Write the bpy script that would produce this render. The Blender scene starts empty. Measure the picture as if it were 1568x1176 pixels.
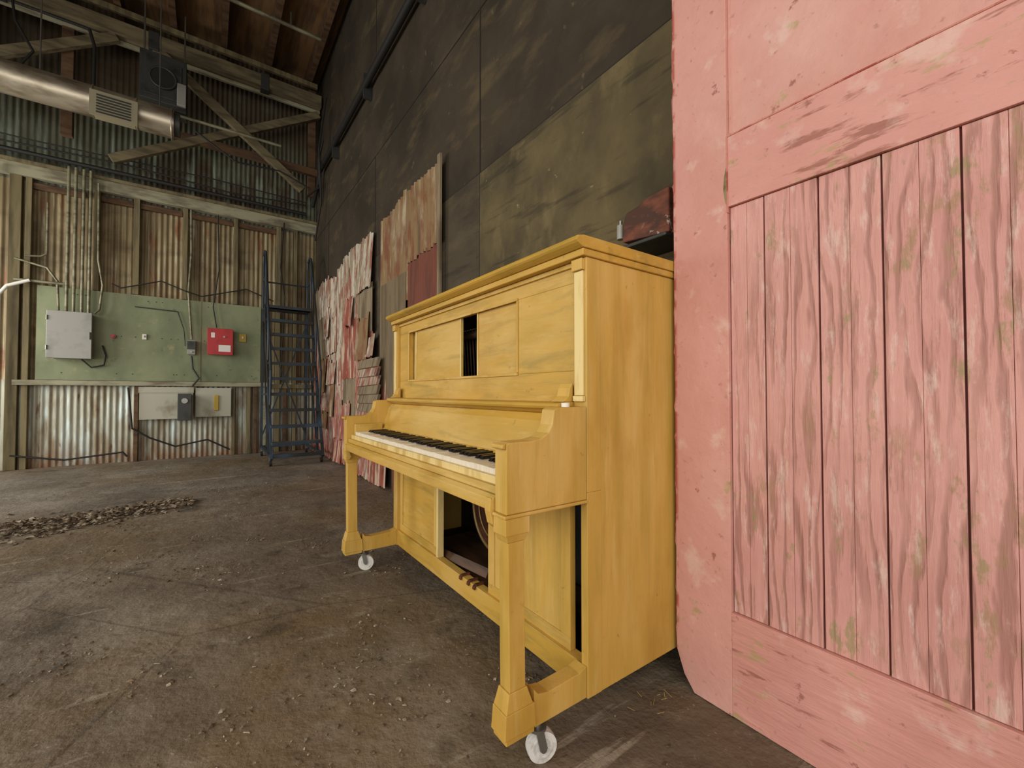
import bpy, bmesh, math, random
from mathutils import Vector, Matrix
random.seed(7)
S=bpy.context.scene
S.view_settings.view_transform='Standard'
def lin(r,g,b):
    f=lambda c:(c/255/12.92) if c<=10 else ((c/255+.055)/1.055)**2.4
    return (f(r),f(g),f(b),1)
MATS={}
def mat(name,base,layers=(),rough=.6,metal=0,bump=(),spec=.4):
    if name in MATS: return MATS[name]
    m=bpy.data.materials.new(name); m.use_nodes=True
    nt=m.node_tree; N=nt.nodes; L=nt.links
    bs=N['Principled BSDF']; bs.inputs['Roughness'].default_value=rough; bs.inputs['Metallic'].default_value=metal
    bs.inputs['Specular IOR Level'].default_value=spec
    geo=N.new('ShaderNodeNewGeometry')
    sep=N.new('ShaderNodeSeparateXYZ'); L.new(geo.outputs['Position'],sep.inputs[0])
    def mul(a,b):
        mu=N.new('ShaderNodeMath'); mu.operation='MULTIPLY'; L.new(a,mu.inputs[0]); L.new(b,mu.inputs[1]); return mu.outputs[0]
    def tex(ly,i):
        mp=N.new('ShaderNodeMapping'); mp.inputs['Scale'].default_value=ly.get('s',(1,1,1)); mp.inputs['Location'].default_value=(i*3.1+ly.get('o',0),i*1.7,i*2.3)
        L.new(geo.outputs['Position'],mp.inputs[0])
        t=ly.get('t','noise')
        if t=='noise':
            n=N.new('ShaderNodeTexNoise'); n.inputs['Scale'].default_value=ly.get('k',1); n.inputs['Detail'].default_value=ly.get('d',6); n.inputs['Roughness'].default_value=ly.get('r',.6); n.inputs['Distortion'].default_value=ly.get('dist',0)
        elif t=='wave':
            n=N.new('ShaderNodeTexWave'); n.bands_direction=ly.get('dir','Y'); n.inputs['Scale'].default_value=ly.get('k',1); n.inputs['Distortion'].default_value=ly.get('dist',4); n.inputs['Detail'].default_value=ly.get('d',3); n.inputs['Detail Scale'].default_value=ly.get('ds',1)
        elif t=='vor':
            n=N.new('ShaderNodeTexVoronoi'); n.feature='DISTANCE_TO_EDGE'; n.inputs['Scale'].default_value=ly.get('k',1)
        L.new(mp.outputs[0],n.inputs[0])
        mr=N.new('ShaderNodeMapRange'); mr.inputs[1].default_value=ly.get('lo',.4); mr.inputs[2].default_value=ly.get('hi',.6)
        mr.inputs[3].default_value=0; mr.inputs[4].default_value=ly.get('f',1)
        L.new(n.outputs['Distance' if t=='vor' else ('Fac')],mr.inputs[0])
        out=mr.outputs[0]
        if 'mk' in ly:
            sc,k,lo,hi=ly['mk']
            mp2=N.new('ShaderNodeMapping'); mp2.inputs['Scale'].default_value=sc; mp2.inputs['Location'].default_value=(i*5.3,i*2.9,i*1.1); L.new(geo.outputs['Position'],mp2.inputs[0])
            n2=N.new('ShaderNodeTexNoise'); n2.inputs['Scale'].default_value=k; n2.inputs['Detail'].default_value=5; L.new(mp2.outputs[0],n2.inputs[0])
            r2=N.new('ShaderNodeMapRange'); r2.inputs[1].default_value=lo; r2.inputs[2].default_value=hi; L.new(n2.outputs['Fac'],r2.inputs[0])
            out=mul(out,r2.outputs[0])
        for (ax,a,b) in ly.get('rng',()):
            r=N.new('ShaderNodeMapRange'); r.inputs[1].default_value=a; r.inputs[2].default_value=b
            L.new(sep.outputs[ax],r.inputs[0]); out=mul(out,r.outputs[0])
        return out
    col=N.new('ShaderNodeRGB'); col.outputs[0].default_value=base; cur=col.outputs[0]
    for i,ly in enumerate(layers):
        fac=tex(ly,i+1)
        mx=N.new('ShaderNodeMixRGB'); L.new(fac,mx.inputs[0]); L.new(cur,mx.inputs[1]); mx.inputs[2].default_value=ly['c']; cur=mx.outputs[0]
    L.new(cur,bs.inputs['Base Color'])
    prev=None
    for i,(ly,st,ds) in enumerate(bump):
        ly=dict(ly); i=ly.get('li',20+i)
        fac=tex(ly,i)
        b=N.new('ShaderNodeBump'); b.inputs['Strength'].default_value=st; b.inputs['Distance'].default_value=ds
        L.new(fac,b.inputs['Height'])
        if prev: L.new(prev,b.inputs['Normal'])
        prev=b.outputs[0]
    if prev: L.new(prev,bs.inputs['Normal'])
    MATS[name]=m; return m

class MB:
    def __init__(s): s.v=[];s.f=[];s.mi=[];s.mats=[];s.sm=[]
    def m(s,mt):
        if mt not in s.mats: s.mats.append(mt)
        return s.mats.index(mt)
    def add(s,vs,fs,mt,smooth=False):
        o=len(s.v); s.v+= [Vector(p) for p in vs]; k=s.m(mt)
        for f in fs: s.f.append([i+o for i in f]); s.mi.append(k); s.sm.append(smooth)
    def box(s,x0,x1,y0,y1,z0,z1,mt,rot=None):
        vs=[(x,y,z) for x in(x0,x1) for y in(y0,y1) for z in(z0,z1)]
        if rot is not None:
            c=Vector(((x0+x1)/2,(y0+y1)/2,(z0+z1)/2)); vs=[rot@(Vector(p)-c)+c for p in vs]
        s.add(vs,[(0,1,3,2),(4,6,7,5),(0,4,5,1),(2,3,7,6),(0,2,6,4),(1,5,7,3)],mt)
    def prism(s,pts,ax,a,b,mt):
        def P(p,t):
            q=list(p); q.insert(ax,t); return tuple(q)
        n=len(pts); vs=[P(p,a) for p in pts]+[P(p,b) for p in pts]
        fs=[tuple(range(n)),tuple(range(2*n-1,n-1,-1))]+[(i,(i+1)%n,n+(i+1)%n,n+i) for i in range(n)]
        s.add(vs,fs,mt)
    def cyl(s,p0,p1,r,mt,seg=12,r2=None):
        p0=Vector(p0);p1=Vector(p1); r2=r if r2 is None else r2
        d=(p1-p0).normalized(); u=d.orthogonal().normalized(); w=d.cross(u)
        A=[p0+(u*math.cos(2*math.pi*i/seg)+w*math.sin(2*math.pi*i/seg))*r for i in range(seg)]
        B=[p1+(u*math.cos(2*math.pi*i/seg)+w*math.sin(2*math.pi*i/seg))*r2 for i in range(seg)]
        s.add(A+B,[(i,(i+1)%seg,seg+(i+1)%seg,seg+i) for i in range(seg)],mt,True)
        s.add(A,[tuple(range(seg-1,-1,-1))],mt); s.add(B,[tuple(range(seg))],mt)
    def tube(s,pts,r,mt,seg=8):
        for a,b in zip(pts[:-1],pts[1:]): s.cyl(a,b,r,mt,seg)
    def beam(s,p0,p1,w,h,mt,side=Vector((0,1,0))):
        p0=Vector(p0);p1=Vector(p1); d=(p1-p0).normalized(); a=(side-d*side.dot(d)).normalized(); b=d.cross(a)
        vs=[p+a*w/2*i+b*h/2*j for p in(p0,p1) for i in(-1,1) for j in(-1,1)]
        s.add(vs,[(0,1,3,2),(4,6,7,5),(0,4,5,1),(2,3,7,6),(0,2,6,4),(1,5,7,3)],mt)
    def torus(s,c,ax,R,r,mt,n=32,k=10):
        ax=Vector(ax).normalized();u=ax.orthogonal().normalized();w=ax.cross(u);vs=[];fs=[];c=Vector(c)
        for i in range(n):
            t=2*math.pi*i/n;dr=u*math.cos(t)+w*math.sin(t)
            for j in range(k):
                q=2*math.pi*j/k; vs.append(c+dr*(R+r*math.cos(q))+ax*r*math.sin(q))
        for i in range(n):
            for j in range(k): fs.append((i*k+j,((i+1)%n)*k+j,((i+1)%n)*k+(j+1)%k,i*k+(j+1)%k))
        s.add(vs,fs,mt,True)
    def corr(s,face,a0,a1,z0,z1,base,mt,pitch=.068,amp=.009,rag=0,slope=0,tilt=0):
        n=max(4,int((a1-a0)/pitch*6)); vs=[];fs=[]
        rt=0;rb=0
        for i in range(n+1):
            a=a0+(a1-a0)*i/n; o=amp*math.sin(2*math.pi*a/pitch)
            if rag and i%7==0: rt=random.uniform(-rag,rag); rb=random.uniform(0,rag)
            for k,z in enumerate((z0+rb,z1+rt+slope*(a-a0))):
                oo=base+o-(tilt if k==0 else 0)
                vs.append((a,oo,z) if face=='Y' else (oo,a,z))
        for i in range(n): fs.append((2*i,2*i+2,2*i+3,2*i+1))
        s.add(vs,fs,mt,True)
    def obj(s,name,bevel=0,parent=None,seg=2,recalc=True):
        me=bpy.data.meshes.new(name)
        lo=Vector((min(p[i] for p in s.v) for i in range(3)));hi=Vector((max(p[i] for p in s.v) for i in range(3)))
        org=Vector(((lo.x+hi.x)/2,(lo.y+hi.y)/2,lo.z))
        me.from_pydata([p-org for p in s.v],[],s.f)
        for mt in s.mats: me.materials.append(mt)
        me.polygons.foreach_set('material_index',s.mi); me.polygons.foreach_set('use_smooth',s.sm)
        if recalc:
            bm=bmesh.new();bm.from_mesh(me);bmesh.ops.recalc_face_normals(bm,faces=bm.faces);bm.to_mesh(me);bm.free()
        ob=bpy.data.objects.new(name,me); S.collection.objects.link(ob); ob.location=org
        if bevel:
            b=ob.modifiers.new('bevel','BEVEL'); b.width=bevel;b.segments=seg;b.limit_method='ANGLE';b.angle_limit=math.radians(50)
        return ob
def empty(name,loc):
    e=bpy.data.objects.new(name,None); S.collection.objects.link(e); e.location=loc; e.empty_display_size=.2; bpy.context.view_layer.update(); return e
def par(o,e):
    o.parent=e; o.matrix_parent_inverse=Matrix.Translation(-e.location)

# ------------------------------------------------ materials
floorM=mat('concrete_floor',lin(122,108,91),[
 dict(c=lin(88,77,63),k=.8,d=9,lo=.40,hi=.62,f=.9),
 dict(c=lin(154,143,126),k=1.3,d=10,lo=.50,hi=.70,f=.75),
 dict(c=lin(118,95,60),k=.7,d=7,lo=.48,hi=.62,f=.65),
 dict(c=lin(142,138,132),k=.5,d=5,lo=.4,hi=.6,f=.5,rng=((1,3.5,6),)),
 dict(c=lin(168,158,140),k=9,d=10,lo=.56,hi=.70,f=.5,mk=((1,1,1),1.3,.42,.6)),
 dict(c=lin(56,48,39),k=5,d=9,lo=.54,hi=.68,f=.75,mk=((1,1,1),1.1,.42,.6)),
 dict(c=lin(186,176,156),s=(.5,5,1),k=2.4,d=9,lo=.62,hi=.68,f=.4),
 dict(c=lin(190,178,158),k=60,d=3,lo=.63,hi=.69,f=.5,mk=((1,1,1),2,.46,.58)),
 dict(c=lin(58,48,38),k=40,d=4,lo=.62,hi=.68,f=.6,mk=((1,1,1),1.5,.46,.58)),
 dict(c=lin(52,45,38),k=.55,t='vor',lo=.005,hi=.0,f=.45,s=(1,.8,1))],rough=.6,
 bump=[(dict(k=30,d=8,lo=.3,hi=.7),.35,.01),(dict(k=4,d=6,lo=.3,hi=.7),.45,.03)],spec=.4)
darkM=mat('tarpaper_wall',lin(80,71,57),[
 dict(c=lin(58,51,41),k=1.2,d=6,lo=.4,hi=.6,f=.8),
 dict(c=lin(100,88,66),s=(1,1,3),k=1.5,d=8,lo=.52,hi=.68,f=.6),
 dict(c=lin(46,42,36),s=(1,1,6),k=1.5,d=8,lo=.55,hi=.65,f=.5),
 dict(c=lin(170,156,130),k=16,d=6,lo=.71,hi=.75,f=.6)],rough=.85,
 bump=[(dict(k=25,d=8,lo=.3,hi=.7),.4,.006)],spec=.2)
darkU=mat('tarpaper_upper',lin(70,61,49),[dict(c=lin(49,43,35),k=1.2,lo=.4,hi=.6,f=.8),dict(c=lin(98,84,60),s=(1,1,3),k=1.6,d=8,lo=.54,hi=.68,f=.6),dict(c=lin(116,102,78),s=(1,3,3),k=3,d=8,lo=.66,hi=.72,f=.5)],rough=.85,bump=[(dict(k=25,d=8,lo=.3,hi=.7),.4,.006)],spec=.2)
olive=mat('tarpaper_olive',lin(104,92,64),[dict(c=lin(70,62,47),k=1.5,d=7,lo=.40,hi=.60,f=.9),dict(c=lin(130,114,80),s=(1,2,1),k=2.4,d=8,lo=.54,hi=.7,f=.6),dict(c=lin(50,45,38),s=(1,1,9),k=1.6,d=8,lo=.56,hi=.64,f=.5),dict(c=lin(190,174,140),k=16,d=6,lo=.69,hi=.73,f=.6)],rough=.85,bump=[(dict(k=25,d=8,lo=.3,hi=.7),.4,.006)],spec=.2)
seamM=mat('tarpaper_seam',lin(40,36,30),rough=.9)
corrM=mat('corrugated_tan',lin(148,132,98),[
 dict(c=lin(108,92,66),s=(3,1,.35),k=2,d=7,lo=.42,hi=.62,f=.9),
 dict(c=lin(188,180,152),s=(12,1,.6),k=1.5,d=7,lo=.55,hi=.68,f=.8),
 dict(c=lin(128,78,50),s=(5,1,.8),k=2,d=8,lo=.57,hi=.67,f=.8),
 dict(c=lin(86,70,50),s=(1,1,2),k=1.4,d=6,lo=.5,hi=.66,f=.6)],rough=.55,metal=.2)
corrL=mat('corrugated_pale',lin(164,162,144),[
 dict(c=lin(198,210,204),s=(5,1,.6),k=2,d=7,lo=.5,hi=.62,f=.9),
 dict(c=lin(128,112,86),s=(3,1,.7),k=2,d=8,lo=.46,hi=.62,f=.9),
 dict(c=lin(126,88,60),s=(4,1,1),k=3,d=8,lo=.35,hi=.55,f=.95,rng=((2,.40,.0),)),
 dict(c=lin(104,66,46),s=(4,1,.7),k=3,d=8,lo=.60,hi=.68,f=.85)],rough=.5,metal=.2)
corrU=mat('corrugated_green',lin(102,104,86),[
 dict(c=lin(72,58,43),s=(1,1,1.2),k=1.0,d=7,lo=.42,hi=.6,f=.9),
 dict(c=lin(142,154,138),s=(6,1,.6),k=1.6,d=7,lo=.52,hi=.66,f=.85,rng=((2,5.2,4.6),)),
 dict(c=lin(68,52,36),k=2,d=4,lo=.2,hi=.5,f=.8,rng=((2,5.0,5.6),))],rough=.6,metal=.1)
stud=mat('stud_wood',lin(124,112,80),[dict(c=lin(86,76,55),s=(6,6,.6),k=2,d=7,lo=.42,hi=.62,f=.9)],rough=.8)
studP=mat('stud_pale',lin(154,150,124),[dict(c=lin(106,98,78),s=(1,4,4),k=2,d=7,lo=.45,hi=.62,f=.9)],rough=.8)
brown=mat('brown_timber',lin(100,74,50),[dict(c=lin(66,48,34),s=(2,8,8),k=1.5,d=7,lo=.42,hi=.62,f=.9)],rough=.8)
truss=mat('truss_timber',lin(120,108,80),[dict(c=lin(78,68,50),s=(1,6,6),k=2,d=7,lo=.42,hi=.62,f=.9)],rough=.8)
ceilM=mat('ceiling_boards',lin(120,90,56),[dict(c=lin(78,57,37),s=(6,.7,1),k=1.5,d=7,lo=.42,hi=.6,f=.9)],rough=.85)
greenP=mat('green_plywood',lin(134,140,106),[dict(c=lin(106,113,84),s=(1,1,.6),k=2,d=7,lo=.4,hi=.65,f=.9),dict(c=lin(162,150,112),k=6,d=8,lo=.60,hi=.7,f=.6),dict(c=lin(90,84,60),k=11,d=8,lo=.66,hi=.7,f=.6)],rough=.6)
greyBox=mat('grey_enamel',lin(150,148,140),[dict(c=lin(120,118,110),k=5,lo=.5,hi=.7,f=.6)],rough=.4)
dkGrey=mat('dark_grey_metal',lin(66,66,62),[dict(c=lin(44,43,41),k=6,lo=.5,hi=.7)],rough=.5,metal=.3)
redP=mat('red_enamel',lin(176,28,30),[dict(c=lin(136,20,24),k=8,lo=.5,hi=.7,f=.6)],rough=.35)
white=mat('white_label',lin(225,222,212),[dict(c=lin(190,186,176),k=8,lo=.5,hi=.7,f=.5)],rough=.5)
whiteB=mat('white_board',lin(176,174,156),[dict(c=lin(130,122,100),k=3,d=8,lo=.5,hi=.65,f=.8)],rough=.7)
yellowS=mat('yellow_plastic',lin(180,150,50),rough=.5)
galv=mat('galvanised_duct',lin(190,180,160),[dict(c=lin(122,108,86),s=(1,3,3),k=2,d=7,lo=.45,hi=.62,f=.8)],rough=.38,metal=.7)
ventM=mat('vent_cream',lin(150,142,116),rough=.5)
cable=mat('black_cable',lin(34,32,29),rough=.6)
conduit=mat('conduit_paint',lin(140,136,110),[dict(c=lin(100,94,74),s=(1,1,3),k=3,lo=.45,hi=.6)],rough=.5,metal=.3)
ladM=mat('ladder_blue_steel',lin(54,68,80),[dict(c=lin(52,52,50),k=3,d=6,lo=.4,hi=.58,f=.9),dict(c=lin(74,104,134),k=2,lo=.5,hi=.7,f=.7,rng=((2,1.4,.6),))],rough=.45,metal=.3)
ladS=mat('ladder_tread',lin(122,118,100),[dict(c=lin(88,76,58),k=6,lo=.45,hi=.6)],rough=.6,metal=.3)
def ylw(name,base,s1,s2,s3,s4,bs,g=1):
    return mat(name,base,[
     dict(c=lin(184,146,60),s=s1,k=2.2,d=8,lo=.38,hi=.64,f=.8),
     dict(c=lin(214,182,112),s=s2,k=1.8,d=7,lo=.48,hi=.70,f=.6),
     dict(c=lin(142,122,54),s=s3,k=1.6,d=8,lo=.52,hi=.72,f=.6*g,dist=.6),
     dict(c=lin(172,128,46),s=s4,k=2.4,d=9,lo=.52,hi=.70,f=.45),
     dict(c=lin(220,192,130),s=s3,k=3,d=8,lo=.58,hi=.74,f=.35),
     dict(c=lin(120,98,48),k=26,d=5,lo=.67,hi=.73,f=.5)],rough=.5,bump=[(dict(s=bs,k=3,d=6,lo=.3,hi=.7),.2,.002)],spec=.35)
yel=ylw('yellow_painted_wood',lin(203,163,80),(4,4,.7),(3,3,.7),(9,9,.9),(2,2,1.3),(30,30,2),.6)
yelH=ylw('yellow_painted_wood_horizontal',lin(197,155,64),(4,.8,5),(3,.7,3),(9,1.5,12),(2,1.3,2),(30,2,30),1.1)
yelP=mat('yellow_pale_edge',lin(222,198,134),[dict(c=lin(192,158,84),s=(5,5,1),k=3,d=7,lo=.48,hi=.62,f=.85)],rough=.45)
interior=mat('piano_interior',lin(34,25,17),[dict(c=lin(20,15,11),k=5,lo=.4,hi=.6)],rough=.7)
redwood=mat('reddish_wood',lin(104,58,40),[dict(c=lin(66,38,27),s=(6,1,6),k=3,d=6,lo=.4,hi=.6)],rough=.45)
dkwood=mat('dark_brown_wood',lin(92,64,44),[dict(c=lin(58,42,30),s=(6,1,6),k=3,d=6,lo=.4,hi=.6)],rough=.5)
brass=mat('aged_brass',lin(146,120,78),rough=.45,metal=.5)
ivory=mat('ivory_keys',lin(226,216,196),[dict(c=lin(198,186,158),s=(1,42,1),k=1,lo=.5,hi=.7,f=.5)],rough=.3)
ebony=mat('ebony_keys',lin(26,22,20),rough=.35)
castW=mat('white_caster_wheel',lin(215,214,208),[dict(c=lin(150,146,138),k=30,lo=.5,hi=.65,f=.5)],rough=.4)
steel=mat('caster_steel',lin(140,138,132),rough=.35,metal=.8)
edgeRed=[dict(c=lin(164,72,58),k=12,d=7,lo=.42,hi=.52,f=.95,rng=((1,.889,.898),))]
chips=[dict(c=lin(146,90,76),k=17,d=9,lo=.65,hi=.69,f=.8),
 dict(c=lin(168,150,106),k=5,d=11,r=.7,lo=.63,hi=.67,f=.75),
 dict(c=lin(218,188,174),k=7,d=9,lo=.58,hi=.68,f=.55),
 dict(c=lin(160,108,96),k=38,d=6,lo=.63,hi=.70,f=.5)]
pink=mat('pink_paint_smooth',lin(208,153,142),[
 dict(c=lin(194,134,121),k=1.4,d=7,lo=.40,hi=.64,f=.75),
 dict(c=lin(214,172,158),k=2.2,d=8,lo=.50,hi=.72,f=.6)]+chips+edgeRed,rough=.55,bump=[(dict(k=14,d=8,lo=.3,hi=.7),.35,.006)])
gw=dict(t='wave',dir='Y',s=(1,1,.16),k=9,dist=13,d=4,ds=1.3,mk=((1,1.4,.8),2.0,.36,.54))
pinkW=mat('pink_paint_weathered_boards',lin(208,154,144),[
 dict(c=lin(190,132,124),k=2,d=7,lo=.42,hi=.64,f=.75),
 dict(c=lin(148,102,90),lo=.60,hi=.98,f=.65,**gw),
 dict(c=lin(150,104,92),s=(1,14,1.1),k=3,d=10,r=.68,lo=.57,hi=.64,f=.6),
 dict(c=lin(156,126,92),s=(1,3.2,1.3),k=4.0,d=11,r=.7,lo=.55,hi=.62,f=.75,mk=((1,1,1),1.6,.42,.54)),
 dict(c=lin(148,134,92),s=(1,4,1.6),k=3.2,d=11,r=.7,lo=.59,hi=.64,f=.75),
 dict(c=lin(220,192,180),s=(1,8,1.8),k=4,d=10,r=.68,lo=.55,hi=.66,f=.6)],rough=.65,
 bump=[(dict(li=2,lo=.98,hi=.5,**gw),.5,.006),(dict(s=(1,12,1),k=4,d=8,lo=.3,hi=.7),.45,.005)])
pinkR=mat('pink_paint_rail',lin(208,150,139),[
 dict(c=lin(192,130,118),k=2,d=7,lo=.42,hi=.64,f=.75),
 dict(c=lin(148,92,76),s=(1,1.4,10),k=2.4,d=11,r=.66,lo=.58,hi=.63,f=.8),
 dict(c=lin(170,148,102),s=(1,1.6,5),k=3,d=11,r=.7,lo=.58,hi=.63,f=.75)]+chips+edgeRed,rough=.55,bump=[(dict(s=(1,2,12),k=3,d=8,lo=.3,hi=.7),.45,.006)])
redEdge=mat('red_undercoat',lin(156,66,54),[dict(c=lin(192,126,110),k=14,d=7,lo=.46,hi=.54)],rough=.6)
chipM=mat('bare_wood_chip',lin(142,128,86),[dict(c=lin(96,80,54),s=(1,8,2),k=5,lo=.45,hi=.6)],rough=.8)
groove=mat('door_groove',lin(96,48,42),rough=.8)
tanP=mat('patch_tan',lin(134,108,74),[dict(c=lin(182,168,142),s=(1,5,.8),k=2,d=8,lo=.52,hi=.66,f=.8),dict(c=lin(118,68,44),s=(1,3,1),k=2.6,d=9,lo=.47,hi=.60,f=.85),dict(c=lin(88,72,52),s=(1,8,.5),k=2,d=8,lo=.54,hi=.66,f=.7)],rough=.8)
rustP=mat('patch_redbrown',lin(114,62,45),[dict(c=lin(86,50,38),s=(1,6,.7),k=2,d=7,lo=.45,hi=.6,f=.8)],rough=.75)
beigeP=mat('patch_beige',lin(118,102,76),[dict(c=lin(92,76,54),s=(1,5,.6),k=2,d=7,lo=.45,hi=.6,f=.8)],rough=.75)
whP=mat('sheet_white_rusting',lin(192,184,166),[dict(c=lin(136,118,94),s=(1,8,.9),k=2,d=9,lo=.46,hi=.60,f=.9),dict(c=lin(136,72,54),s=(1,5,1.4),k=2.4,d=10,lo=.49,hi=.60,f=.88),dict(c=lin(150,70,58),s=(1,6,1),k=3,d=9,lo=.38,hi=.54,f=.85,rng=((2,1.7,.6),)),dict(c=lin(76,60,48),s=(1,10,1),k=3,d=8,lo=.58,hi=.66,f=.8)],rough=.8)
rdP=mat('sheet_red_rusting',lin(144,74,58),[dict(c=lin(196,172,150),s=(1,8,.9),k=2,d=9,lo=.48,hi=.59,f=.9),dict(c=lin(94,52,40),s=(1,6,1),k=3,d=8,lo=.52,hi=.66,f=.8)],rough=.8)
gyP=mat('sheet_grey',lin(140,124,100),[dict(c=lin(94,80,60),s=(1,10,.8),k=2,d=8,lo=.45,hi=.6,f=.9)],rough=.85)
rustB=mat('rusty_red_timber',lin(116,66,48),[dict(c=lin(66,44,34),s=(1,3,6),k=3,d=8,lo=.42,hi=.58,f=.9),dict(c=lin(190,180,165),k=34,d=8,lo=.58,hi=.64,f=.9,rng=((1,1.1,1.0),(2,1.74,1.70)))],rough=.8)
leafA=mat('dry_leaf_brown',lin(132,112,88),[dict(c=lin(82,68,52),k=30,lo=.4,hi=.6)],rough=.9)
leafB=mat('dry_debris_pale',lin(178,166,144),[dict(c=lin(124,110,92),k=30,lo=.4,hi=.6)],rough=.9)
straw=mat('straw',lin(150,128,72),rough=.8)

# ------------------------------------------------ room
BY=8.5; WX=1.60
m=MB(); m.box(-9,WX+.1,-4,BY+.1,-.1,0,floorM); m.obj('floor')
m=MB(); m.box(-4.6,WX+.1,-3,BY+.1,6.7,6.8,ceilM); m.obj('ceiling')
m=MB(); x=-4.2
while x<1.5:
    m.box(x-.04,x+.04,-2.9,BY-.06,6.45,6.7,brown); x+=.62
m.obj('trim_1')
m=MB()
m.box(WX,WX+.12,-3,BY,0,6.7,darkM)
zs=[(0,1.4,olive,.004),(1.4,2.62,olive,.008),(2.62,3.84,darkU,.004),(3.84,5.06,darkU,.008),(5.06,6.7,darkU,.004)]
for z0,z1,mt,o in zs:
    y=-3
    while y<BY:
        w=2.64+3 if y==-3 else 2.4
        y1=min(y+w,BY)
        mm=darkM if (mt is olive and y>2.5) else mt
        oo=o+random.uniform(0,.002)
        m.box(WX-oo,WX+.01,y+.001,y1-.001,z0+.001,z1-.001,mm)
        m.box(WX-.0095,WX,y1-.005,y1+.003,z0,z1-.004,seamM); y=y1
    m.box(WX-.0095,WX,-3,BY,z1-.004,z1+.003,seamM)
m.obj('wall_right')
m=MB()
m.box(-4.6,WX+.1,BY+.04,BY+.12,0,6.7,brown)
m.corr('Y',-4.6,WX,0,1.2,BY,corrL)
m.corr('Y',-4.6,WX,1.15,4.05,BY+.012,corrM)
m.corr('Y',-4.6,WX,3.9,6.7,BY+.0,corrU)
m.obj('wall_back',recalc=False)
m=MB()
for (a,b,z0,z1) in((4.8,5.5,0,6.7),(7.7,BY,0,6.7),(5.5,7.7,0,.7),(5.5,7.7,3.3,6.7)):
    m.box(-4.6,-4.5,a,b,z0,z1,brown); m.corr('X',a,b,z0,z1,-4.48,corrM)
m.obj('wall_left',recalc=False)
m=MB()
for y in(5.5,6.2,6.93,7.64): m.box(-4.56,-4.5,y,y+.06,.7,3.3,studP)
for z in(.7,1.55,2.4,3.24): m.box(-4.55,-4.51,5.5,7.7,z,z+.05,studP)
m.obj('window_1')
m=MB()
m.box(-4.4,WX-.02,BY-.12,BY-.015,3.93,4.09,studP)
m.box(-4.4,WX-.02,BY-.16,BY-.015,4.09,4.13,stud)
for xx,w in((-2.12,.11),(-2.0,.06),(-1.33,.06),(-.9,.07),(-.32,.06),(.35,.06),(.98,.07),(1.25,.05),(-2.9,.08),(-3.6,.08)):
    m.box(xx-w/2,xx+w/2,BY-.085,BY-.015,2.49 if xx<.75 and xx>-1.95 else 0,3.93,stud)
for a,b in((-1.97,-1.46),(-1.3,-.94),(-.86,-.36),(-.28,.31),(.39,.94)):
    m.box(a,b,BY-.06,BY-.015,3.80,3.88,brown)
for xx,w,mt in((-.87,.05,brown),(.345,.04,stud),(.56,.05,stud),(.66,.04,brown),(.78,.07,studP),(1.1,.05,brown)):
    m.box(xx-w/2,xx+w/2,BY-.085,BY-.015,0,1.12,mt)
m.box(-2.1,.85,BY-.14,BY-.015,1.125,1.195,studP)
m.box(.85,1.55,BY-.1,BY-.015,1.10,1.17,stud)
m.obj('trim_2',.004)
m=MB(); m.box(-1.9,.72,BY-.10,BY-.03,1.2,2.48,greenP)
m.box(-.106,-.094,BY-.102,BY-.085,1.2,2.48,stud)
for i in range(24):
    xx=random.uniform(-1.8,.65);zz=random.choice((1.3,2.4,1.85)); m.cyl((xx,BY-.103,zz),(xx,BY-.085,zz),.008,dkGrey,8)
m.obj('electrical_backboard')
B=BY-.104
m=MB(); m.box(-1.75,-1.34,B-.18,B,1.5,2.12,greyBox); m.box(-1.765,-1.325,B-.20,B-.18,1.49,2.13,greyBox)
m.box(-1.35,-1.33,B-.22,B-.20,1.76,1.86,dkGrey)
for z in(1.6,2.0): m.cyl((-1.76,B-.205,z),(-1.76,B-.205,z+.06),.01,steel)
m.obj('electrical_cabinet',.006)
m=MB(); m.box(-.01,.31,B-.12,B,1.64,2.04,redP); m.box(-.02,.32,B-.135,B-.12,1.63,2.05,redP)
m.box(.13,.29,B-.14,B-.134,1.68,1.79,white); m.box(.03,.08,B-.14,B-.134,1.9,1.98,white); m.cyl((.2,B-.15,1.92),(.2,B-.13,1.92),.015,steel)
m.obj('fire_alarm_panel',.005)
m=MB(); m.box(-.27,-.17,B-.08,B,1.62,1.84,greyBox); m.box(-.275,-.165,B-.09,B-.08,1.7,1.83,dkGrey); m.cyl((-.22,B-.1,1.66),(-.22,B-.08,1.66),.012,steel); m.obj('junction_box',.004)
m=MB(); m.box(.41,.51,B-.015,B,1.87,2.0,yellowS); m.box(.45,.47,B-.03,B-.015,1.92,1.96,white); m.obj('light_switch',.003)
m=MB(); m.box(-.81,-.76,B-.02,B,1.82,1.9,white); m.box(-.79,-.78,B-.035,B-.02,1.85,1.88,greyBox);m.obj('wall_socket',.003)
m=MB(); m.cyl((-1.13,B,1.84),(-1.13,B-.04,1.84),.03,redP,16); m.cyl((-1.13,B-.04,1.84),(-1.13,B-.06,1.84),.016,redP,16); m.obj('push_button')
m=MB(); m.box(-.83,-.19,BY-.14,BY-.09,.62,1.1,whiteB); m.box(-.84,-.18,BY-.15,BY-.14,1.02,1.11,whiteB); m.obj('meter_board',.004)
m=MB(); m.box(-.37,-.21,BY-.27,BY-.152,.62,1.0,dkGrey); m.box(-.375,-.205,BY-.285,BY-.27,.60,1.01,dkGrey); m.cyl((-.29,BY-.30,.9),(-.29,BY-.28,.9),.04,steel,16); m.obj('disconnect_switch',.005)
m=MB(); m.box(-.16,.31,BY-.14,BY-.09,.64,1.1,whiteB); m.box(.08,.14,BY-.16,BY-.14,.74,.98,yellowS); m.obj('fuse_board',.004)
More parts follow.
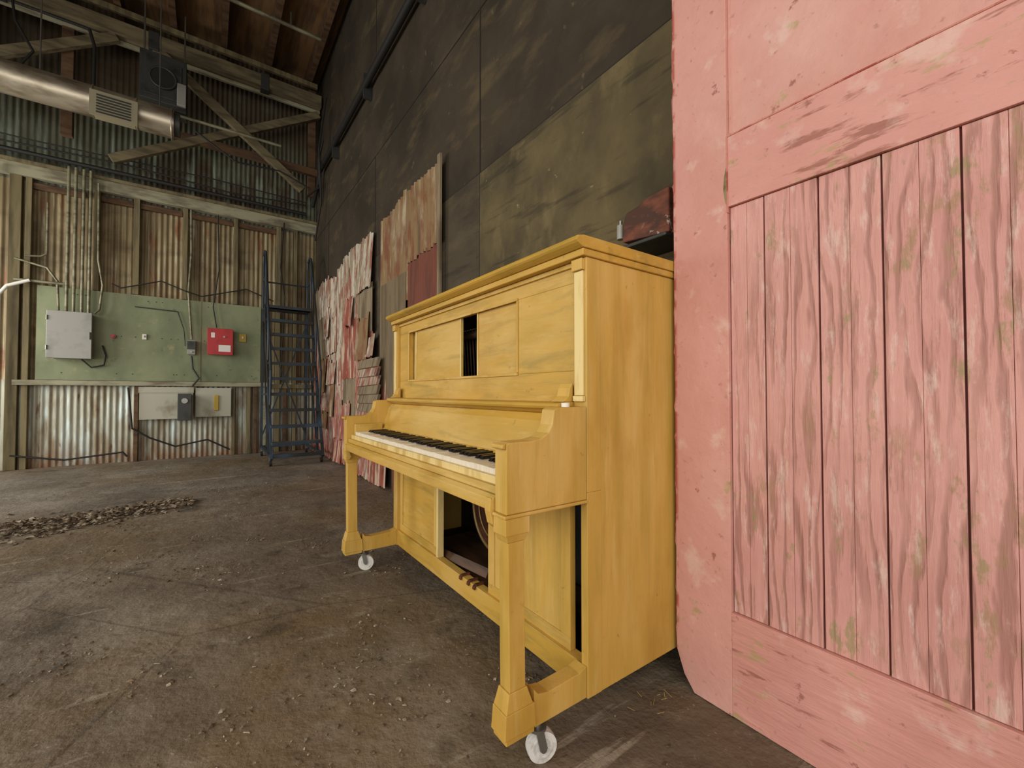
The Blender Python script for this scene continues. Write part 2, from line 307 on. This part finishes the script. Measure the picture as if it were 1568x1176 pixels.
def tubeobj(name,pts,r,mt):
    m=MB(); m.tube(pts,r,mt)
    for p in pts[1:-1]:
        m.torus(p,(0,1,0),r*.3,r*.7,mt,8,6)
    m.obj(name)
c=BY-.20
for xx,z1 in((-1.60,2.14),(-1.53,2.14),(-1.45,2.14),(-1.38,2.14)): tubeobj('wall_conduit',[(xx,c,4.15),(xx,c,z1)],.018,conduit)
tubeobj('wall_conduit',[(-1.30,c,4.0),(-1.29,c,2.9),(-1.24,c,2.55),(-1.27,c,2.2),(-1.32,c,2.14)],.013,conduit)
c=BY-.15
tubeobj('wall_conduit',[(-.25,c,3.9),(-.24,c,3.2),(-.27,c,2.6),(-.22,c,1.86)],.015,conduit)
tubeobj('electrical_cable',[(-.22,c,1.60),(-.2,c,1.4),(-.12,c-.02,1.25),(-.2,c-.03,1.13)],.013,dkGrey)
tubeobj('wall_conduit',[(-2.22,c-.03,0.02),(-2.22,c-.03,2.3),(-2.15,c-.03,2.42),(-2.05,c-.03,2.47),(-1.95,c-.03,2.52)],.022,white)
tubeobj('wall_conduit',[(-2.26,c-.03,.02),(-2.26,c-.03,4.0)],.02,conduit)
tubeobj('wall_conduit',[(-2.1,c,2.8),(-1.8,c,2.72),(-1.70,c,2.55),(-1.68,c-.02,2.15)],.014,conduit)
tubeobj('wall_conduit',[(-2.1,c,2.52),(-1.62,c-.01,2.52)],.018,conduit)
tubeobj('wall_conduit',[(-4.4,c-.03,4.22),(1.4,c-.03,4.22)],.03,cable)
tubeobj('electrical_cable',[(-4.4,c-.03,4.34),(-2.6,c-.03,4.30),(-1,c-.03,4.36),(.3,c-.03,4.3),(1.4,c-.03,4.38)],.013,cable)
tubeobj('electrical_cable',[(-4.4,c-.03,4.44),(-2,c-.03,4.40),(0,c-.03,4.46),(1.4,c-.03,4.43)],.010,cable)
tubeobj('electrical_cable',[(-1.15,c,2.6),(-1.05,c,2.55),(-.6,c,2.72),(-.3,c-.03,2.60),(-.1,c,2.55),(.5,c,2.75),(.9,c,2.6)],.009,cable)
tubeobj('electrical_cable',[(-.95,c-.03,1.1),(-.9,c-.03,.5),(-.7,c-.02,.35),(-.4,c,.2),(0,c,.28),(.3,c,.1)],.012,cable)
tubeobj('electrical_cable',[(-2.1,c,.2),(-1.6,c,.1),(-1,c,.16),(-.95,c,.09)],.012,cable)
tubeobj('electrical_cable',[(-1.45,B-.03,1.49),(-1.35,B-.03,1.38),(-1.22,B-.03,1.42),(-1.2,B-.03,1.55),(-1.24,B-.03,1.7)],.009,cable)
tubeobj('wall_conduit',[(-1.8,c-.03,3.6),(-1.8,c-.03,2.9),(-1.85,c-.03,2.86),(-2.0,c-.03,2.84)],.012,conduit)
tubeobj('electrical_cable',[(.1,c,3.9),(.12,c,3.0),(.05,c,2.4),(.1,c,2.07)],.008,cable)
tubeobj('electrical_cable',[(1.05,c,4.0),(1.0,c,3.2),(1.07,c,2.7),(1.02,c,1.3)],.01,cable)
tubeobj('electrical_cable',[(-.9,B-.02,2.3),(-.4,B-.02,2.28),(-.32,B-.02,2.0),(-.30,B-.02,1.75)],.007,dkGrey)
# high-level pipework
tubeobj('overhead_pipe',[(-4.4,7.6,4.95),(.9,7.6,4.95)],.022,conduit)
tubeobj('overhead_pipe',[(-4.4,7.55,5.75),(-1.3,7.55,5.70),(-1.25,7.55,5.5),(-1.25,7.55,4.75)],.018,cable)
tubeobj('overhead_pipe',[(-2.0,7.4,6.3),(-1.9,7.4,5.4),(-1.75,7.4,5.1),(-1.9,7.4,4.8)],.013,cable)
tubeobj('overhead_pipe',[(-.2,7.7,4.85),(.3,7.7,4.55),(.9,7.72,4.6),(1.35,7.75,4.45)],.013,cable)
m=MB(); ty=8.0
m.beam((-4.4,ty,6.12),(1.56,ty,6.12),.12,.2,truss)
m.beam((-4.4,ty+.1,6.0),(1.56,ty+.1,6.0),.05,.06,studP)
m.beam((-.70,ty,6.05),(1.28,ty,4.5),.08,.13,truss)
m.beam((-1.15,ty+.09,4.3),(1.54,ty+.09,5.95),.08,.12,truss)
m.beam((-3.2,ty,4.6),(-1.1,ty,6.0),.08,.12,truss)
m.beam((-4.3,ty,6.0),(-2.0,ty+.09,5.0),.08,.12,truss)
m.beam((-4.4,ty+.1,4.9),(1.56,ty+.1,4.9),.08,.12,brown)
m.beam((-1.6,ty+.15,6.0),(-1.6,ty+.15,4.5),.1,.12,brown)
m.beam((-2.3,ty+.15,6.0),(-2.3,ty+.15,4.5),.1,.12,brown)
m.beam((1.45,ty+.2,6.4),(1.45,ty+.2,4.5),.1,.12,brown)
m.beam((-3.2,ty,6.40),(1.5,ty,6.38),.06,.08,stud)
for xx in(-3.6,-2.2,-.7,.7): m.box(xx-.06,xx+.06,ty-.07,ty+.07,5.98,6.24,dkGrey)
m.obj('roof_truss',.006)
m=MB(); dy=7.0;dz=4.5
m.cyl((-4.4,dy,dz),(-.40,dy,dz),.175,galv,28)
for xx in(-3.3,-2.2,-1.15,-.76,-.42): m.torus((xx,dy,dz),(1,0,0),.175,.012,galv,28,6)
m.cyl((-.40,dy,dz),(-.34,dy,dz),.14,dkGrey,28)
m.box(-1.12,-.76,dy-.26,dy-.11,dz-.25,dz-.02,ventM); m.box(-1.15,-.73,dy-.275,dy-.255,dz-.28,dz+.01,ventM)
for i in range(7): m.box(-1.09,-.79,dy-.282,dy-.274,dz-.245+i*.033,dz-.228+i*.033,dkGrey)
for xx in(-3,-1.6,-.55): m.cyl((xx,dy,dz+.17),(xx,dy,6.44),.008,steel,6)
m.obj('ventilation_duct')
m=MB(); m.box(-.80,-.30,7.45,7.85,4.99,5.65,dkGrey); m.box(-.75,-.35,7.43,7.45,5.05,5.55,dkGrey)
m.cyl((-.55,7.44,5.3),(-.55,7.40,5.3),.13,cable,20); m.torus((-.55,7.4,5.3),(0,1,0),.14,.012,dkGrey)
m.box(-.40,-.30,7.40,7.45,5.0,5.3,greyBox)
for xx in(-.77,-.33): m.cyl((xx,7.65,5.65),(xx,7.65,6.44),.012,steel,6)
m.obj('unit_heater',.008)
m=MB(); m.cyl((.0,6.7,6.25),(1.3,6.7,6.25),.025,conduit); m.cyl((.9,6.7,6.25),(.9,6.7,6.45),.012,steel); m.cyl((.2,6.7,6.25),(.2,6.7,6.45),.012,steel); m.obj('ceiling_pipe')
m=MB(); m.cyl((1.51,1.5,4.66),(1.51,7.8,4.82),.04,cable,14)
for y in(2,3.6,5.2,6.8): m.box(1.49,1.588,y-.02,y+.02,4.6,4.9,dkGrey)
m.tube([(1.51,7.8,4.82),(1.5,7.86,4.6),(1.42,7.88,4.2)],.03,cable)
m.obj('wall_pipe')
m=MB()
for pts in([(1.5,7.5,5.2),(1.45,7.6,4.9),(1.5,7.7,4.5),(1.3,7.75,4.3)],[(1.5,7.3,5.8),(1.42,7.4,5.0),(1.5,7.6,4.2),(1.45,7.8,3.6)]): m.tube([Vector(p) for p in pts],.014,cable)
m.obj('hanging_cable')

# ------------------------------------------------ corrugated patches on right wall
m=MB(); px=WX-.04
m.corr('X',3.9,4.75,1.9,3.02,px,tanP,.075,.009,rag=.035,slope=-.12)
m.corr('X',3.22,3.92,2.25,2.96,px-.012,tanP,.075,.009,rag=.03,slope=.04)
m.corr('X',3.25,3.92,0,2.3,px-.006,rustP,.05,.006)
m.corr('X',3.95,4.72,.9,2.2,px-.012,beigeP,.05,.006)
m.corr('X',3.95,4.3,0,1.0,px-.012,rustP,.05,.006)
m.box(px-.03,px-.01,3.17,3.22,0,3.0,gyP)
rr=random.Random(11)
y=4.45
while y<8.1:
    w=min(rr.uniform(.38,.75),8.34-y)
    z=2.84+rr.uniform(-.10,.12)
    if y<4.75: z=1.1
    k=0
    while z>.05:
        h=rr.uniform(.5,1.15); z0=max(.0,z-h)
        mt=rr.choices((whP,rdP,gyP),weights=(6,2 if z>1.3 else 6,1))[0]
        m.corr('X',y-rr.uniform(0,.05),y+w+.03,z0,z+.04,px-.004-.006*(k%2)-rr.uniform(0,.006),mt,.072,.008,rag=.03,slope=rr.uniform(-.06,.02),tilt=rr.choice((0,.012,.035)))
        z=z0; k+=1
    y+=w
for i in range(10):
    y0=rr.uniform(4.8,7.6); z0=rr.uniform(.3,2.0)
    m.corr('X',y0,y0+rr.uniform(.2,.5),z0,z0+rr.uniform(.25,.6),px-.03,rr.choice((whP,rdP,tanP)),.072,.008,rag=.04,tilt=.03)
for i in range(9):
    m.box(px-.09,px-.06,4.55,5.25,.5+i*.1,.605+i*.1,random.choice((whP,gyP)),Matrix.Rotation(.25,3,'Y')@Matrix.Rotation(random.uniform(-.03,.03),3,'X'))
m.obj('corrugated_patch',recalc=False)
m=MB()
m.prism([(.965,1.635),(1.19,1.655),(1.188,1.73),(1.17,1.775),(1.10,1.785),(1.08,1.80),(.965,1.81)],0,1.42,1.56,rustB)
m.box(1.40,1.585,.965,1.18,1.618,1.634,dkGrey)
m.cyl((1.44,1.215,1.68),(1.44,1.215,1.74),.016,greyBox,12); m.cyl((1.44,1.215,1.74),(1.44,1.215,1.76),.008,steel,8); m.cyl((1.44,1.19,1.70),(1.52,1.19,1.70),.01,steel,8)
m.obj('rusty_timber_bracket',.006)

# ------------------------------------------------ ladder
m=MB(); x0,x1=.72,1.38
fb,ft=6.70,7.72; zt=2.4
for xx in(x0,x1):
    m.beam((xx,fb,.10),(xx,ft,zt),.03,.07,ladM,Vector((1,0,0)))
    m.beam((xx,8.1,.10),(xx,8.05,zt),.035,.035,ladM,Vector((1,0,0)))
    m.beam((xx,fb,.14),(xx,8.12,.14),.035,.035,ladM,Vector((1,0,0)))
    m.beam((xx,7.1,.14),(xx,7.15,1.05),.03,.03,ladM,Vector((1,0,0)))
    m.beam((xx,7.15,1.0),(xx,8.08,1.0),.03,.03,ladM,Vector((1,0,0)))
    m.beam((xx,7.15,.2),(xx,8.05,2.2),.02,.02,ladM,Vector((1,0,0)))
    m.tube([(xx,6.95,.85),(xx,6.90,1.35),(xx,7.68,3.15),(xx,7.74,3.26),(xx,7.85,3.3),(xx,8.0,3.26),(xx,8.05,3.15),(xx,8.05,2.4)],.017,ladM)
    m.tube([(xx,7.72,2.4),(xx,7.72,3.24)],.015,ladM)
    m.tube([(xx,7.3,1.48),(xx,7.29,2.22)],.013,ladM)
    m.tube([(xx,7.72,2.85),(xx,8.05,2.85)],.013,ladM)
m.tube([(x0,8.05,2.85),(x1,8.05,2.85)],.013,ladM)
n=10
for i in range(n):
    t=(i+1)/n; yy=fb+(ft-fb)*t; z=.1+(zt-.1)*t
    m.box(x0,x1,yy-.09,yy+.07,z-.03,z,ladS if i<n-1 else ladM)
    m.box(x0,x1,yy-.095,yy-.085,z-.04,z+.004,ladM)
m.box(x0,x1,ft-.05,8.08,zt-.03,zt,ladM)
m.beam((x0,8.1,.14),(x1,8.1,.14),.035,.035,ladM); m.beam((x0,fb+.02,.14),(x1,fb+.02,.14),.035,.05,ladM)
m.beam((x0,8.08,.3),(x1,8.06,2.2),.02,.02,ladM); m.beam((x1,8.08,.3),(x0,8.06,2.2),.02,.02,ladM)
for xx in(x0,x1):
    for yy in(fb+.1,8.0):
        m.cyl((xx-.015,yy,.045),(xx+.015,yy,.045),.045,cable,16); m.box(xx-.02,xx+.02,yy-.03,yy+.03,.07,.13,steel)
m.obj('rolling_warehouse_ladder')

# ------------------------------------------------ pink door
m=MB(); fx=1.355; E=.902
st=[(E,.125),(E-.028,.05),(E-.065,0.003),(.708,0.003),(.708,3.6),(E,3.6)]
m.prism(st,0,fx,fx+.06,pink)
m.box(fx+.001,fx+.06,-1.6,.7079,.003,.325,pinkR)
m.box(fx+.003,fx+.06,-1.6,.7079,1.62,1.85,pinkR)
m.box(fx+.014,fx+.06,-1.6,.7079,1.8502,3.6,pink)
m.prism([(.710,1.853),(.700,1.858),(.695,1.851),(-1.6,1.851),(-1.6,1.846),(.706,1.846)],0,fx+.0005,fx+.012,redEdge)
m.box(fx-.001,fx+.012,.7055,.7095,1.60,1.85,redEdge)
m.prism([(.7075,1.62),(.7135,1.635),(.7205,1.68),(.7165,1.72),(.711,1.745),(.7075,1.75)],0,fx-.0008,fx+.01,chipM)
m.box(fx+.022,fx+.055,-1.6,.7075,.326,1.619,groove)
seams=[.7075,.655,.603,.532,.462,.392,.325,.256,.186,.116,.046]
while seams[-1]>-1.5: seams.append(seams[-1]-.07)
for i in range(len(seams)-1):
    ya,yb=seams[i+1],seams[i]
    dx=random.Random(i//2).uniform(0,.0025)
    m.box(fx+.012+dx,fx+.05,ya+(.0022 if (i%2==1) else .0003),yb-(.0022 if (i%2==0) else .0003),.327,1.618,pinkW)
m.obj('door_1',.0013)
m=MB(); z=.14; pts=[]
while z<3.5:
    pts.append((E+random.uniform(.001,.008),z)); z+=random.uniform(.012,.06)
poly=[(E+.0004,.14)]+pts+[(E+.0004,z)]
m.prism(poly,0,fx+.006,fx+.05,redEdge); m.obj('trim_3')

# ------------------------------------------------ piano
P=empty('upright_piano',(1.1,1.73,0))
Y0,Y1=.918,2.55; XF,XB=.93,1.40; ZB,ZT=.11,1.434; T=.055
c=MB()
c.box(XF+.06,XB,Y0,Y0+T-.012,ZB,ZT,yel)
c.box(XF,XF+.06,Y0-.0015,Y0+T,.72,ZT,yel); c.box(XF,XF+.06,Y0-.0015,Y0+.026,ZB,.72,yel)
c.box(XF+.06,XB,Y1-T+.012,Y1,ZB,ZT,yel)
c.box(XF,XF+.06,Y1-T,Y1+.0015,ZB,ZT,yel)
for a,b in((Y0+.008,Y0+T-.010),(Y1-T+.010,Y1-.008)):
    c.box(XF-.008,XF,a,b,1.012,1.394,yelP)
    c.box(XF-.016,XF,a-.004,b+.004,1.395,1.43,yel)
    c.box(XF-.012,XF,a-.003,b+.003,.994,1.011,yelP)
par(c.obj('case_sides',.002),P)
c=MB()
lid=[(XF-.045,1.468),(XF-.052,1.476),(XF-.045,1.488),(XF-.02,1.494),(XB,1.494),(XB,1.457),(XF-.025,1.457),(XF-.035,1.462)]
c.prism(lid,1,.905,Y1+.02,yelH)
c.box(XF-.02,XB-.001,Y0-.008,Y1+.008,1.4345,1.4565,yelH)
par(c.obj('lid',.003),P)
c=MB(); c.box(XB-.03,XB-.001,Y0+.05,Y1-.05,ZB,ZT-.01,interior)
for y in(.93,1.3,1.7,2.1,2.47): c.box(XB+.001,XB+.05,y,y+.07,.2,1.36,interior)
c.box(XB+.001,XB+.05,.93,Y1-.01,1.36,1.43,interior); c.box(XB+.001,XB+.05,.93,Y1-.01,.11,.2,interior)
c.box(XF+.05,XB-.03,Y0+.05,Y1-.05,ZB,ZB+.03,interior)
c.box(XF+.06,XB-.03,Y0+T+.001,Y1-T-.001,.66,.689,interior)
par(c.obj('back_frame'),P)
a,b=Y0+T+.0005,Y1-T-.0005
c=MB()
c.box(.945,.972,a,b,1.37,1.433,yelH); c.box(.945,.972,a,b,.975,1.09,yelH)
c.box(.945,.972,2.35,b,1.0902,1.3698,yelH); c.box(.945,.972,a,1.29,1.0902,1.3698,yelH)
c.box(.956,.966,1.285,1.60,1.08,1.39,yelH); c.box(.956,.966,1.745,2.275,1.08,1.39,yelH)
c.box(.976,.985,2.25,2.36,1.07,1.40,yelP)  # slot back in pale colour: side light on the opening edge is painted in
for z in(1.085,1.3655): c.box(.939,.9449,1.286,2.354,z,z+.010,yel)
for y in(1.284,2.346): c.box(.9395,.9449,y,y+.009,1.0955,1.365,yel)
c.box(.951,.9559,1.591,1.5999,1.0905,1.3695,yelP); c.box(.951,.9559,1.7451,1.754,1.0905,1.3695,yelP); c.box(.951,.9559,2.266,2.2749,1.0905,1.3695,yelP)
c.box(.936,.9449,a,b,1.418,1.433,yel)
par(c.obj('upper_panel',.0015),P)
c=MB()
led=[(.865,.972),(.86,.980),(.865,.988),(.90,.992),(.9448,.992),(.9448,.955),(.90,.955),(.885,.966)]
c.prism(led,1,a,b,yelH)
for y in(a+.001,b-.056): c.prism([(.928,.9925),(.928,1.04),(.925,1.05),(.915,1.035),(.908,1.01),(.89,.997),(.885,.9925)],1,y,y+.055,yel)
par(c.obj('music_shelf',.002),P)
c=MB(); c.prism([(.832,.795),(.86,.795),(.915,.9545),(.893,.9545),(.875,.93)],1,a,b,yelH)
c.cyl((.838,a,.808),(.838,b,.808),.008,yel,10)
par(c.obj('fallboard',.002),P)
arm=[(.635,.70),(.929,.70),(.929,.978),(.815,.978),(.80,.972),(.797,.955),(.792,.930),(.778,.908),(.755,.895),(.72,.889),(.645,.889),(.635,.884)]
c=MB()
for y,s in((Y0-.001,1),(Y1-T+.001,1)):
    c.prism(arm,1,y,y+T,yel)
    c.prism([(.622,.874),(.622,.884),(.63,.887),(.634,.887),(.634,.870)],1,y+.001,y+T-.001,yel)
    c.box(.627,.929,y-.004,y+T+.003,.690,.6995,yel)
for y in(a+.003,b-.033): c.box(.675,.83,y,y+.03,.736,.845,yelH)
par(c.obj('arms',.003),P)
c=MB()
c.box(.665,.928,a+.003,b-.003,.69,.735,yelH)
c.box(.6605,.674,a+.002,b-.002,.7355,.785,yelP)
c.prism([(.628,.70),(.664,.695),(.664,.7415),(.64,.7415),(.628,.732)],1,a+.002,b-.002,yelH)
c.box(.645,.66,a+.002,b-.002,.742,.764,yelH)
par(c.obj('keybed',.002),P)
c=MB(); ka,kb=a+.037,b-.037; n=52; w=(kb-ka)/n
for i in range(n):
    dz=random.uniform(-.0015,.001)
    c.box(.676,.830,ka+i*w+.0006,ka+(i+1)*w-.0006,.745,.802+dz,ivory)
par(c.obj('white_keys',.0008,seg=1),P)
c=MB()
pat=[1,1,0,1,1,1,0]
for i in range(n-1):
    j=(n-1-i+5)%7
    if pat[j]:
        yy=ka+(i+1)*w
        c.prism([(.73,.803),(.738,.813),(.829,.814),(.829,.803)],1,yy-w*.27,yy+w*.27,ebony)
par(c.obj('black_keys',.0008,seg=1),P)
c=MB()
def frust(c,x0,x1,y0,y1,z0,x2,x3,y2,y3,z1,mt):
    vs=[(x0,y0,z0),(x1,y0,z0),(x1,y1,z0),(x0,y1,z0),(x2,y2,z1),(x3,y2,z1),(x3,y3,z1),(x2,y3,z1)]
    c.add(vs,[(3,2,1,0),(4,5,6,7),(0,1,5,4),(1,2,6,5),(2,3,7,6),(3,0,4,7)],mt)
for y in(Y0,Y1-T):
    ya,yb=y,y+T
    c.box(.632,.712,ya-.002,yb+.002,.645,.6895,yel)
    frust(c,.642,.700,ya+.004,yb-.004,.625,.636,.708,ya,yb,.6448,yel)
    frust(c,.650,.702,ya+.005,yb-.005,.235,.645,.697,ya+.005,yb-.005,.6248,yel)
    frust(c,.634,.722,ya-.003,yb+.003,.188,.646,.706,ya+.003,yb-.003,.2348,yel)
    frust(c,.628,.730,ya-.006,yb+.006,.125,.632,.727,ya-.004,yb+.004,.1878,yel)
    c.box(.634,.726,ya-.003,yb+.003,.11,.1248,yel)
    c.prism([(.7305,.113),(.929,.113),(.929,.205),(.90,.195),(.78,.190),(.745,.198),(.7305,.215)],1,ya+.003,yb-.003,yel)
for y in(Y0+T+.003,Y1-T-.031):
    c.prism([(.624,.735),(.622,.70),(.63,.665),(.645,.65),(.657,.665),(.6275,.735)],1,y,y+.028,yel)
par(c.obj('legs',.003),P)
c=MB()
c.box(XF+.005,.972,Y0+.027,b,.112,.20,yelH)
c.box(.952,.970,1.975,b,.2001,.6895,yelH); c.box(.940,.972,1.955,1.9745,.2001,.6895,yelP)
c.box(.952,.970,1.010,1.50,.2001,.6895,yel)
for (p,q) in((1.010,1.50),(1.975,b)):
    for y in(p,q-.045): c.box(.9475,.9519,y,y+.045,.2405,.6895,yel)
    c.box(.9475,.9519,p,q,.2001,.24,yelH)
c.box(XF+.062,.99,Y0+.045,1.0,.2001,.26,yelP)
par(c.obj('lower_panels',.0015),P)
c=MB(); yc=1.80; zc=.43; xo=.08
c.cyl((1.10+xo,yc,zc),(1.19+xo,yc,zc),.22,redwood,48); c.torus((1.095+xo,yc,zc),(1,0,0),.205,.009,brass,48,8); c.torus((1.095+xo,yc,zc),(1,0,0),.15,.005,brass,40,8)
c.cyl((1.07+xo,yc,zc),(1.10+xo,yc,zc),.04,brass,20)
c.box(1.0,1.34,1.2,2.3,.145,.17,dkwood); c.beam((1.0,2.05,.19),(1.02,1.6,.22),.04,.03,dkwood)
for i in range(40): c.cyl((1.1,1.2+i*.03,1.0),(1.08,1.2+i*.03,1.34),.005,dkwood,6)
c.cyl((1.05,1.15,1.30),(1.05,2.4,1.30),.02,dkwood,10)
par(c.obj('player_mechanism'),P)
c=MB()
for y in(1.58,1.63,1.70):
    c.prism([(.975,.201),(.975,.209),(.935,.209),(.924,.202),(.922,.190),(.928,.185),(.9345,.201)],1,y-.008,y+.008,redwood)
par(c.obj('pedals',.002),P)
c=MB()
for (x,y,rx,R) in((.755,Y0+.022,-.30,.043),(.745,Y1-.028,-.35,.043),(1.30,Y0+.30,.3,.04),(1.30,Y1-.30,.2,.04)):
    d=Vector((math.cos(rx),math.sin(rx),0)); s=Vector((-d.y,d.x,0)); ctr=Vector((x,y,R))+d*.012
    c.cyl(ctr-s*.013,ctr+s*.013,R-.001,castW,32); c.torus(ctr,s,R-.009,.009,castW,32,8)
    c.torus(ctr,s,R-.016,.015,castW,32,8)
    c.cyl(ctr-s*.022,ctr+s*.022,.009,steel,12)
    for q in(-1,1): c.beam(ctr+s*.021*q,Vector((x,y,.098))+s*.019*q,.004,.022,steel,s)
    c.cyl((x,y,.092),(x,y,.100),.026,steel,20); c.cyl((x,y,.100),(x,y,.1128),.012,steel,12)
par(c.obj('casters'),P)
c=MB()
c.cyl((.885,Y0+T-.01,.978),(.885,Y0+T-.01,.990),.013,white,16)
par(c.obj('shelf_pin'),P)

# ------------------------------------------------ debris
def shards(m,x,y,z,sz,mt):
    r=Matrix.Rotation(random.uniform(0,6.28),3,'Z')@Matrix.Rotation(random.uniform(-.6,.6),3,'X')
    a=sz*random.uniform(.5,1.2); b=sz*random.uniform(.3,.8)
    q=[Vector((-a,0,0)),Vector((-.2*a,-b,0.15*a)),Vector((a,.1*b,0)),Vector((.1*a,b,.25*a))]
    q=[r@p for p in q]; lo=min(p.z for p in q)
    q=[p+Vector((x,y,z-lo+.001)) for p in q]
    m.add(q+[p+Vector((0,0,.003)) for p in q],[(0,1,2,3),(7,6,5,4),(0,4,5,1),(1,5,6,2),(2,6,7,3),(3,7,4,0)],mt)
m=MB()
for i in range(1800):
    t=random.random()**.9; x=-1.75+t*1.65; yc=4.62+.33*t+.05*math.sin(t*9)
    wd=.21*(1-.55*t); dy=random.gauss(0,wd); hh=max(0,.045*(1-abs(dy)/.3))*random.random()
    shards(m,x,yc+dy,hh,.025,random.choice((leafA,leafA,leafB)))
m.obj('leaf_debris_pile',recalc=False)
m=MB()
cl=[(random.uniform(-1.2,1.0),random.uniform(.9,5.5)) for i in range(24)]+[(.42,1.55),(.5,1.7),(.3,1.3),(.62,1.9),(-.25,1.45),(.35,1.15),(.2,1.0),(.55,1.35),(.1,1.6)]
for i in range(1700):
    if i%3==0: x=random.uniform(-2.2,1.2); y=random.uniform(.6,7.5)
    else:
        q=random.choice(cl); x=q[0]+random.gauss(0,.08); y=q[1]+random.gauss(0,.07)
    shards(m,x,y,0,random.choice((.003,.004,.006,.010)),random.choice((leafA,leafA,leafB)))
m.obj('floor_debris',recalc=False)
m=MB()
for i in range(10):
    x=random.gauss(1.22,.05);y=random.gauss(.885,.02);an=random.uniform(0,6.28);l=random.uniform(.01,.03)
    m.cyl((x,y,.003+random.random()*.01),(min(1.345,x+l*math.cos(an)),y+l*math.sin(an),.004+random.random()*.015),.001,straw,5)
m.obj('straw_bits')

# ------------------------------------------------ light
w=bpy.data.worlds.new('World'); S.world=w; w.use_nodes=True
w.node_tree.nodes['Background'].inputs[0].default_value=(1,.96,.89,1); w.node_tree.nodes['Background'].inputs[1].default_value=.52
def area(n,loc,tgt,sx,sy,e,col):
    l=bpy.data.lights.new(n,'AREA'); l.shape='RECTANGLE'; l.size=sx; l.size_y=sy; l.energy=e; l.color=col
    o=bpy.data.objects.new(n,l); S.collection.objects.link(o); o.location=loc
    o.rotation_euler=(Vector(tgt)-Vector(loc)).to_track_quat('-Z','Y').to_euler(); return o
area('hangar_door_daylight',(-4.3,.5,2.4),(1.2,1.6,.6),5,3.6,165,(1,.96,.89))
area('rear_door_daylight',(-1.4,-2.9,2.2),(.3,3,.8),4,3.2,105,(1,.96,.89))
area('window_daylight',(-4.42,6.6,2.0),(1,7.6,1.2),2.0,2.4,170,(1,.98,.93))
cam=bpy.data.cameras.new('camera'); co=bpy.data.objects.new('camera',cam); S.collection.objects.link(co); S.camera=co
cam.lens=15; cam.sensor_width=36; cam.clip_start=.02
co.location=(0,0,1.02); co.rotation_euler=(math.radians(91.2),0,math.radians(-35.46))
